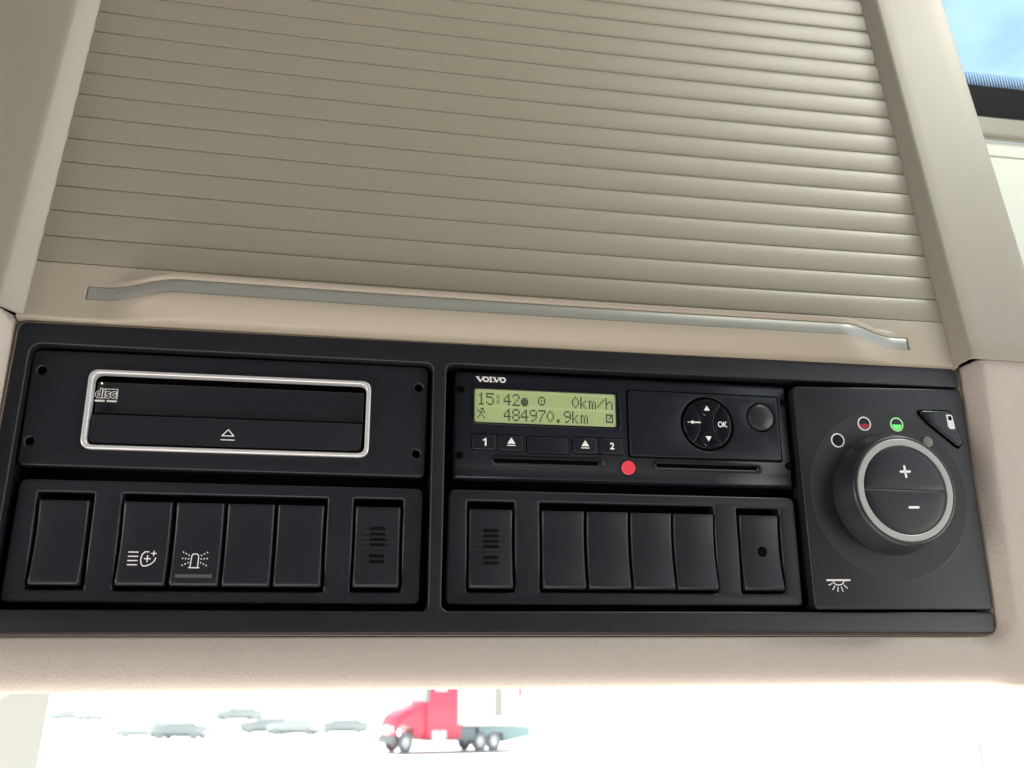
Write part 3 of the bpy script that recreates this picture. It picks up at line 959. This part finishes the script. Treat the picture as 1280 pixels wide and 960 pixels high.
# slotted covers
def vent(u, label):
    t = thing('slotted_cover', label, 'switch cover', P1, u, VC, -5, 'slotted covers in the black panel')
    part('cover', rocker_geo(u - HW, u + HW), M['black'], t, angle=40)
    for y in (0, 26, 54, 81, 138, 166):
        v0 = -22.2 - y * 17.6 / 184
        a = 3.75
        g = []
        vs = []; fs = []
        for (uu, vv) in ((u - a, v0), (u + a, v0), (u + a, v0 - 1.75), (u - a, v0 - 1.75)):
            vs.append((uu, vv, lift(vv)))
        part('slot', (vs, [[0, 3, 2, 1]]), M['slotdark'], t, smooth=False)  # flat dark quad on the face paints the slot's inner shade
    for y, hw in ((23, 6.5), (50, 7.4), (77, 8.2), (104, 8.4), (131, 7.4)):
        v0 = -22.2 - y * 17.6 / 184
        def fn(s, q, i, j, v0=v0, hw=hw):
            x = -hw + 2 * hw * s
            h = .42 * (1 - abs(x / hw) ** 2) ** .8 if abs(x) < hw else 0
            vv = v0 + (.55, .42, .0, -.42, -.55)[j]
            return (u + x, vv, lift(vv) - .09 + h * (0, .8, 1, .7, 0)[j])
        part('rib', grid(13, 5, fn, flip=True), M['black'], t)
    return t
vent(-33.4, 'black slotted cover at the right end of the panel under the disc player')
vent(22.3, 'black slotted cover at the left end of the panel under the driving recorder')
# cover with a round hole
hc = thing('hole_cover', 'black cover with one small round hole, beside the round knob plate', 'switch cover', P1, 164.4, VC, -5)
part('cover', rocker_geo(164.4 - HW + .2, 164.4 + HW - .2), M['black'], hc, angle=40)
hv = -31.4
vs_, fs_ = lathe([(2.75, .05), (2.6, .06), (0.01, .06)], 165.0, hv, 30)
part('hole', ([(x, y, face_w(y) + z) for x, y, z in vs_], fs_), M['void'], hc)  # dark disc laid on the cover, its colour standing for the hole's shade
vs_, fs_ = lathe([(3.1, .0), (3.0, .10), (2.75, .05)], 165.0, hv, 30)
part('hole_rim', ([(x, y, face_w(y) + z) for x, y, z in vs_], [f for f in fs_ if len(f) == 4]), M['black'], hc)

# =================================================================== LIGHT CONTROL
lc = thing('light_control', 'black cabin light control with large round knob and plus and minus keys', 'light control', P1, 238, 0, 0)
fp = part('face_plate', plate([rpoly([(187.7, 57.8, 3), (288.0, 60.4, 9), (289.8, 52, 20), (290.0, -60.6, 3), (189.2, -60.7, 3)])], 0.2, 13, .9, 4), M['black'], lc)
KC = (237.6, -0.4)
part('dial_dish', lathe([(46.2, 0.15), (46.0, 0.24), (45.4, 0.225), (31.0, 0.22), (0.01, 0.22)], KC[0], KC[1] + .2, 96), M['dish'], lc)
kn = part('knob', lathe([(32.6, 0.2), (32.4, 2.0), (31.9, 5.0), (30.9, 8.5), (29.9, 11.4), (29.3, 13.6), (28.9, 14.8), (28.3, 15.5), (27.6, 15.8), (27.0, 15.6), (26.9, 13.0), (0.01, 13)], KC[0], KC[1], 120), M['knob'], lc, angle=50)
part('ring', lathe([(27.0, 14.8), (26.9, 15.7), (26.6, 15.9), (23.9, 15.9), (23.6, 15.7), (23.5, 14.0)], KC[0], KC[1], 110), M['ring'], kn)
def half(sgn):
    r = 23.2; y0 = -0.2; pts = []
    a0 = math.asin(.25 / r)
    for k in range(37):
        a = a0 + (math.pi - 2 * a0) * k / 36
        pts.append((KC[0] + r * math.cos(a), KC[1] + y0 + sgn * r * math.sin(a)))
    return pts if sgn > 0 else pts[::-1]
def dome(outl, sgn):
    # filled cap made of rings, slightly domed with a rounded edge
    c = (KC[0], KC[1] + sgn * 9)
    rings = [(1.0, 13.5), (1.0, 15.0), (.985, 15.35), (.96, 15.5), (.75, 15.75), (.5, 15.95), (.25, 16.05)]
    vs = []; n = len(outl)
    for s, w in rings:
        for (x, y) in outl:
            vs.append((c[0] + (x - c[0]) * s, c[1] + (y - c[1]) * s, w))
    vs.append((c[0], c[1], 16.08))
    fs = []
    for k in range(len(rings) - 1):
        for i in range(n):
            a = k * n + i; b = k * n + (i + 1) % n
            fs.append([a, b, b + n, a + n])
    k = (len(rings) - 1) * n
    for i in range(n):
        fs.append([k + i, k + (i + 1) % n, len(vs) - 1])
    return vs, fs
part('plus_key', dome(half(1), 1), M['black'], kn, angle=40)
part('minus_key', dome(half(-1), -1), M['black'], kn, angle=40)
part('plus_symbol', lay(join(stroke([(KC[0] - 2.6 + .7, 8.9), (KC[0] + 2.6 + .7, 9.1)], 1.25), stroke([(KC[0] + .5, 11.8), (KC[0] + .9, 6.2)], 1.25)), 16.1), M['white'], kn)
part('minus_symbol', lay(stroke([(KC[0] + .7, -9.8), (KC[0] + 6.4 - .6, -9.6)], 1.25), 16.1), M['white'], kn)
def indicator(u, v, label, half_m, ring_m, lens_m):
    i = part('indicator', lathe([(3.3, .2), (3.3, .3), (0.01, .3)], u, v, 36), M['gloss'], lc, label)
    if ring_m:
        part('indicator_ring', lathe([(3.95, .22), (3.9, .38), (3.25, .38), (3.2, .22)], u, v, 40), M[ring_m], i)
    if half_m:
        pts = [(u + 2.7 * math.cos(R(a)), v - .15 + 2.7 * math.sin(R(a))) for a in range(-180, 1, 10)]
        part('indicator_segment', lay(filled(pts), .36), M[half_m], i)
indicator(210.9, 28.2, 'unlit round indicator with a white ring', None, 'white', 'void')
indicator(227.6, 38.1, 'round indicator with a red lower half and white ring', 'redlamp', 'white', 'void')
indicator(247.0, 38.4, 'lit green indicator, green lower half and ring', 'green', 'grring', 'void')
i4 = part('smoked_lens', lathe([(3.0, .22), (2.9, .4), (2.2, .52), (0.01, .6)], 264.6, 29.3, 36), M['amber'], lc)
part('lens_rim', lathe([(4.0, .2), (3.9, .5), (3.2, .5), (3.0, .25)], 264.6, 29.3, 36), M['gloss'], i4)
wd = part('rear_key', plate([rpoly([(259.5, 46.6, 2.2), (280.3, 46.9, 3.5), (285.2, 29.5, 2.0), (282.2, 26.6, 1.6), (266.0, 39.5, 3)], 8)], 2.0, 2.4, .9, 4), M['gloss'], lc, 'curved wedge key with a small lamp window symbol')
part('rear_key_gap', plate([rpoly([(257.6, 47.4, 2.6), (281.0, 47.9, 3.8), (286.3, 29.5, 2.4), (282.4, 25.2, 2.0), (265.4, 38.9, 3)], 8)], .32, .2, .02, 1), M['void'], lc)
part('rear_key_symbol', lay(join(filled([(276.6, 44.8), (276.9, 37.9), (278.1, 36.6), (280.6, 36.6), (281.1, 37.4), (280.3, 44.2), (279.6, 44.8)])), 2.05), M['white'], wd)
part('rear_key_symbol_window', lay(filled([(277.5, 44.0), (277.7, 41.6), (279.8, 41.6), (279.6, 44.0)]), 2.08), M['void'], wd)
part('rear_key_lamp', lay(filled(circ(270.3, 44.2, .8, 12)), 2.05), mat('dim_green_lens', (0.02, 0.09, 0.04), .3), wd)
ic = [stroke([(196.9, -46.0), (209.6, -45.9)], .9)]
ic.append(stroke([(200.2 + 3.0 - 3.0 * math.cos(a * math.pi / 8), -46.4 - 2.0 * math.sin(a * math.pi / 8)) for a in range(9)], .5))
for a in (-160, -130, -105, -75, -50, -20)[0:0]: pass
for a in (205, 235, 262, 289, 318, 340)[:5]:
    d = Vector((math.cos(R(a)), math.sin(R(a))))
    c = Vector((203.2, -46.2))
    ic.append(stroke([tuple(c + Vector((d.x * 4.0, d.y * 3.4))), tuple(c + Vector((d.x * 6.2, d.y * 5.6)))], .5))
part('dome_lamp_symbol', lay(join(*ic), .24), M['white'], lc)

# =================================================================== UPPER WINDOW AND WALL TO THE RIGHT (behind the trim)
uw = thing('upper_window', 'glazed window with black dotted border beyond the right trim, sky behind', 'window', P1, 620, 455, -250)
vs_, fs_ = plate([rrect(440, 447, 900, 900, 2)], -256, 4, .5, 1)
part('pane', ([(a, b, c + (b - 447) * 0.22) for a, b, c in vs_], fs_), M['tinted'], uw)
part('black_border', plate([rrect(430, 414.5, 910, 452.5, 1)], -250, 3, .5, 1), M['rubber'], uw)
g = []
for k in range(62):
    u = 505 + k * 3.1
    g.append(([(u - 1.3, 452.3, -251.0), (u + 1.3, 452.3, -251.0), (u - .9, 467.5, -251.0), (u - 1.5, 467.5, -251.0)], [[0, 1, 2, 3]]))
part('border_teeth', join(*g), M['rubber'], uw, 'row of fine printed ticks along the glass edge', smooth=False)['kind'] = 'stuff'
part('sill', plate([rrect(430, 395.0, 910, 415.6, 3)], -246, 12, 3, 3), M['sill'], uw)
wl = thing('wall_panel', 'pale greenish white wall panel under the upper window, right of the trim', 'wall panel', P1, 620, 200, -256)
part('panel', plate([rrect(430, -60, 910, 376.3, 1)], -254, 6, .8, 2), M['wallp'], wl)
part('panel_head', plate([rrect(430, 377.2, 910, 393.0, 1)], -253, 6, .8, 2), M['wallp'], wl)
part('panel_backing', plate([rrect(425, -62, 915, 396.0, 1)], -262, 3, .3, 1), M['void'], wl)

# =================================================================== WINDSCREEN AND ITS LEFT PILLAR (under the header)
def world_mesh(name, vs, fs, m, parent=None, smooth=True, angle=35):
    me = bpy.data.meshes.new(name)
    me.from_pydata(vs, [], fs)
    bm = bmesh.new(); bm.from_mesh(me)
    bmesh.ops.recalc_face_normals(bm, faces=bm.faces)
    bm.to_mesh(me); bm.free()
    finish(me, smooth, angle)
    o = link_mesh(name, me, m, None)
    if parent is not None: o.parent = parent
    return o
def prism(outline, d, axis='y', bev=0.0):
    """outline in (x, z), extruded from y=-d/2 to d/2"""
    n = len(outline)
    vs = [(x, -d / 2, z) for x, z in outline] + [(x, d / 2, z) for x, z in outline]
    fs = [list(range(n)), list(range(2 * n - 1, n - 1, -1))] + [[i, (i + 1) % n, n + (i + 1) % n, n + i] for i in range(n)]
    return vs, fs
pl_ = world_mesh('windscreen_pillar', [(-0.62, 0.60, 0.12), (-0.309, 0.654, 0.12), (-0.36, 0.72, 0.12), (-0.62, 0.72, 0.12), (-0.66, 0.70, -0.55), (-0.381, 0.79, -0.22), (-0.43, 0.84, -0.22), (-0.66, 0.82, -0.55)],
                 [[0, 1, 5, 4], [1, 2, 6, 5], [2, 3, 7, 6], [3, 0, 4, 7], [0, 3, 2, 1], [4, 5, 6, 7]], M['pale'])
pl_.location = (0, 0, CAM_Z)
tag(pl_, 'pale greenish windscreen pillar at the lower left under the console', 'pillar')
ws = world_mesh('windscreen', [(-0.9, 0.78, CAM_Z + 0.30), (1.3, 0.98, CAM_Z + 0.30), (1.3, 1.12, CAM_Z - 0.75), (-0.9, 0.92, CAM_Z - 0.75),
                               (-0.9, 0.785, CAM_Z + 0.30), (1.3, 0.985, CAM_Z + 0.30), (1.3, 1.125, CAM_Z - 0.75), (-0.9, 0.925, CAM_Z - 0.75)],
                [[0, 1, 2, 3], [7, 6, 5, 4], [0, 4, 5, 1], [2, 6, 7, 3], [1, 5, 6, 2], [0, 3, 7, 4]], M['glass'], smooth=False)
tag(ws, 'clear windscreen under the console with bright parking ground beyond', 'windscreen')

# =================================================================== VEHICLES ON THE YARD
VM = dict(
    red=mat('red_truck_paint', (0.75, 0.07, 0.13), 0.35, coat=0.3),
    wht=mat('white_truck_paint', (0.86, 0.86, 0.86), 0.4),
    dark=mat('chassis_dark', (0.22, 0.26, 0.28), 0.6),  # lightened, with the yard's glare put into the base colour
    tyre=mat('tyre_rubber', (0.24, 0.25, 0.28), 0.7),
    carA=mat('silver_car_paint', (0.36, 0.395, 0.41), 0.35),
    carB=mat('pale_grey_car_paint', (0.52, 0.55, 0.56), 0.35),
    farwheel=mat('glare_wheel', (0.40, 0.42, 0.44), 0.6),  # far tyres faded paler, glare painted into the colour
    rim=mat('alloy_rim', (0.75, 0.75, 0.75), 0.3, metal=0.3),
    win=mat('vehicle_window', (0.6, 0.65, 0.66), 0.2),  # pale base colour stands for glare and reflection on the glass
    teal=mat('teal_skirt', (0.25, 0.36, 0.37), 0.5),
    greyd=mat('grey_door', (0.32, 0.33, 0.31), 0.5),
    pinkd=mat('pink_decal', (0.78, 0.22, 0.30), 0.5),
)
def vroot(name, label, cat, x, y, rz, group=None):
    o = bpy.data.objects.new(name, None); COL.objects.link(o)
    o.location = (x, y, 0); o.rotation_euler = (0, 0, rz)
    return tag(o, label, cat, group)
def vpart(name, geo, m, parent, label=None, bev=0.0):
    me = bpy.data.meshes.new(name)
    me.from_pydata(geo[0], [], geo[1])
    bm = bmesh.new(); bm.from_mesh(me)
    bmesh.ops.recalc_face_normals(bm, faces=bm.faces)
    if bev: bmesh.ops.bevel(bm, geom=list(bm.edges), offset=bev, segments=2, affect='EDGES', profile=.5)
    bm.to_mesh(me); bm.free()
    finish(me)
    o = link_mesh(name, me, m, None); o.parent = parent
    if label: o['label'] = label
    return o
def wheel(parent, x, y, r=.5, wd=.3):
    def ringy(prof):
        vs, fs = [], []; n = 24; m = len(prof)
        for k in range(n):
            a = 2 * math.pi * k / n
            for rr, yy in prof: vs.append((x + rr * math.cos(a), y + yy, r + rr * math.sin(a)))
        for k in range(n):
            for j in range(m - 1):
                fs.append([k * m + j, ((k + 1) % n) * m + j, ((k + 1) % n) * m + j + 1, k * m + j + 1])
        return vs, fs
    w = vpart('wheel', ringy([(r * .58, -wd / 2), (r * .95, -wd / 2), (r, -wd / 2 + .04), (r, wd / 2 - .04), (r * .95, wd / 2), (r * .58, wd / 2)]), VM['tyre'], parent)
    vpart('rim', ringy([(r * .58, -wd / 2 + .02), (r * .5, -wd / 2 + .07), (r * .2, -wd / 2 + .05), (.005, -wd / 2 + .03)]), VM['rim'], w)

# red lorry with a white box body, facing left (-x)
tr = vroot('box_truck', 'red bonneted truck with a white box body parked on the bright yard', 'truck', -3.35, 57.4, R(28))
tr.scale = (0.83, 1.05, 1.08)
def P(o, d): return prism(o, d)
hood = [(-5.05, .75), (-5.05, 1.35), (-4.75, 1.8), (-4.3, 2.05), (-3.1, 2.35), (-2.75, 2.4), (-2.75, .7), (-3.5, .7), (-3.6, 1.15), (-4.0, 1.35), (-4.45, 1.35), (-4.8, 1.1), (-4.9, .8)]
vpart('bonnet', P(hood, 2.1), VM['red'], tr, bev=.02)
cabp = [(-2.75, .65), (-2.75, 2.4), (-2.35, 3.95), (-2.0, 4.15), (-.2, 4.2), (-.2, .65)]
vpart('cab', P(cabp, 2.3), VM['red'], tr, bev=.03)
vpart('side_window', box_geo(-2.2, -1.3, -1.18, -1.155, 3.0, 3.7), VM['win'], tr)
vpart('white_panel', box_geo(-.45, -.15, -1.19, -1.155, 1.35, 4.1), VM['wht'], tr)
vpart('box_body', box_geo(-.1, 5.3, -1.25, 1.25, 1.25, 4.3), VM['wht'], tr, bev=.03)
vpart('side_door', box_geo(2.35, 2.95, -1.28, -1.252, 1.75, 3.3), VM['greyd'], tr)
vpart('body_stripe', box_geo(3.55, 3.66, -1.28, -1.252, 1.4, 4.2), VM['red'], tr)
vpart('decal', prism([(4.25, 2.6), (4.55, 2.9), (4.55, 3.6), (4.25, 3.5)], .03), VM['pinkd'], tr).location = (0, -1.27, 0)
vpart('decal', prism([(5.0, 3.75), (5.28, 3.85), (5.28, 4.2), (5.0, 4.2)], .03), VM['pinkd'], tr).location = (0, -1.27, 0)
vpart('skirt', box_geo(-2.6, 1.0, -1.1, 1.1, .55, 1.2), VM['dark'], tr, bev=.04)
vpart('rear_skirt', prism([(1.1, 1.2), (5.3, 1.22), (5.3, .75), (3.2, .45), (3.1, .9), (2.2, .95), (1.6, .6)], 2.2), VM['teal'], tr)
vpart('fuel_tank', box_geo(-2.4, -1.3, -1.24, -1.12, .6, 1.1), VM['rim'], tr, bev=.05)
vpart('grille', box_geo(-5.09, -5.04, -.45, .45, .85, 1.35), VM['rim'], tr)
vpart('windshield', prism([(-2.74, 2.5), (-2.42, 3.8), (-2.39, 3.8), (-2.71, 2.5)], 1.9), VM['win'], tr)
vpart('bumper', box_geo(-5.2, -4.95, -1.1, 1.1, 45e-2, .8), VM['dark'], tr, bev=.03)
for hy in (-.85, .85):
    vpart('headlight', box_geo(-5.12, -5.0, hy - .15, hy + .15, 1.0, 1.3), VM['wht'], tr, bev=.02)
vpart('mirror', box_geo(-2.9, -2.75, -1.45, -1.3, 2.5, 3.2), VM['dark'], tr)
for (x, y) in ((-4.2, -1.0), (-4.2, 1.0), (1.35, -1.0), (1.35, 1.0), (2.4, -1.0), (2.4, 1.0)):
    wheel(tr, x, y)

# pale parked cars further off: mostly lost in the glare, their undersides and wheels show
def car(label, x, y, rz, k=1.0, m='carA'):
    t = vroot('parked_car', label, 'car', x, y, rz, 'pale cars parked across the bright yard')
    t.scale = (k, k, k)
    vpart('body', prism([(-2.35, .35), (-2.4, .75), (-2.1, .92), (-1.0, 1.02), (-.9, 1.05), (1.9, 1.05), (2.3, .95), (2.4, .6), (2.35, .35)], 1.75), VM[m], t, bev=.03)
    vpart('cabin', prism([(-1.15, 1.0), (-.45, 1.48), (.9, 1.5), (1.7, 1.04)], 1.5), VM[m], t, bev=.02)
    vpart('side_window', prism([(-.9, 1.07), (-.38, 1.40), (.8, 1.42), (1.3, 1.09)], 1.54), VM['win'], t)
    vpart('underbody', box_geo(-2.2, 2.2, -.84, .84, .14, .46), VM['dark'], t)
    for sy in (-.65, .65):
        vpart('tail_light', box_geo(2.36, 2.43, sy - .13, sy + .13, .7, .9), VM['red'], t)
    for wx in (-1.5, 1.45):
        for wy in (-.78, .78):
            vpart('wheel', prism([(wx + .31 * math.cos(a * math.pi / 8), .31 + .31 * math.sin(a * math.pi / 8)) for a in range(16)], .2), VM['farwheel'], t).location = (0, wy, 0)
    return t
car('pale car farthest left on the yard, next to the windscreen pillar', -77, 170, R(12), 1.3)
car('pale car second from the left, nearly lost in glare', -70, 164, R(-16), 1.3, m='carB')
car('pale car near the left pillar, angled, left one of a close pair', -30.6, 82, R(14), 1.0, 'carB')
car('pale car with a red tail lamp, right one of the close pair', -26.2, 78, R(-10))
car('small distant pale car behind the row of three', -47, 168, R(30), 1.6)
car('pale car at the left of the row of three before the red truck', -22.8, 92, R(10), 1.1)
car('pale car in the middle of the row of three', -19.4, 88, R(-6), 1.0, m='carB')
car('pale car at the right of the row of three, next to the red truck', -16.0, 93, R(12), 1.0)

# a slim post at the right
po = vroot('post', 'slim grey post on the yard at the lower right', 'post', 20.6, 43.5, 0)
vpart('shaft', prism([(-.07, 0), (-.07, .75), (.07, .75), (.07, 0)], .14), VM['dark'], po, bev=.01)
vpart('cap', prism([(-.1, .75), (-.1, .9), (.1, .9), (.1, .75)], .2), VM['dark'], po, bev=.02)
bpy.context.view_layer.update()
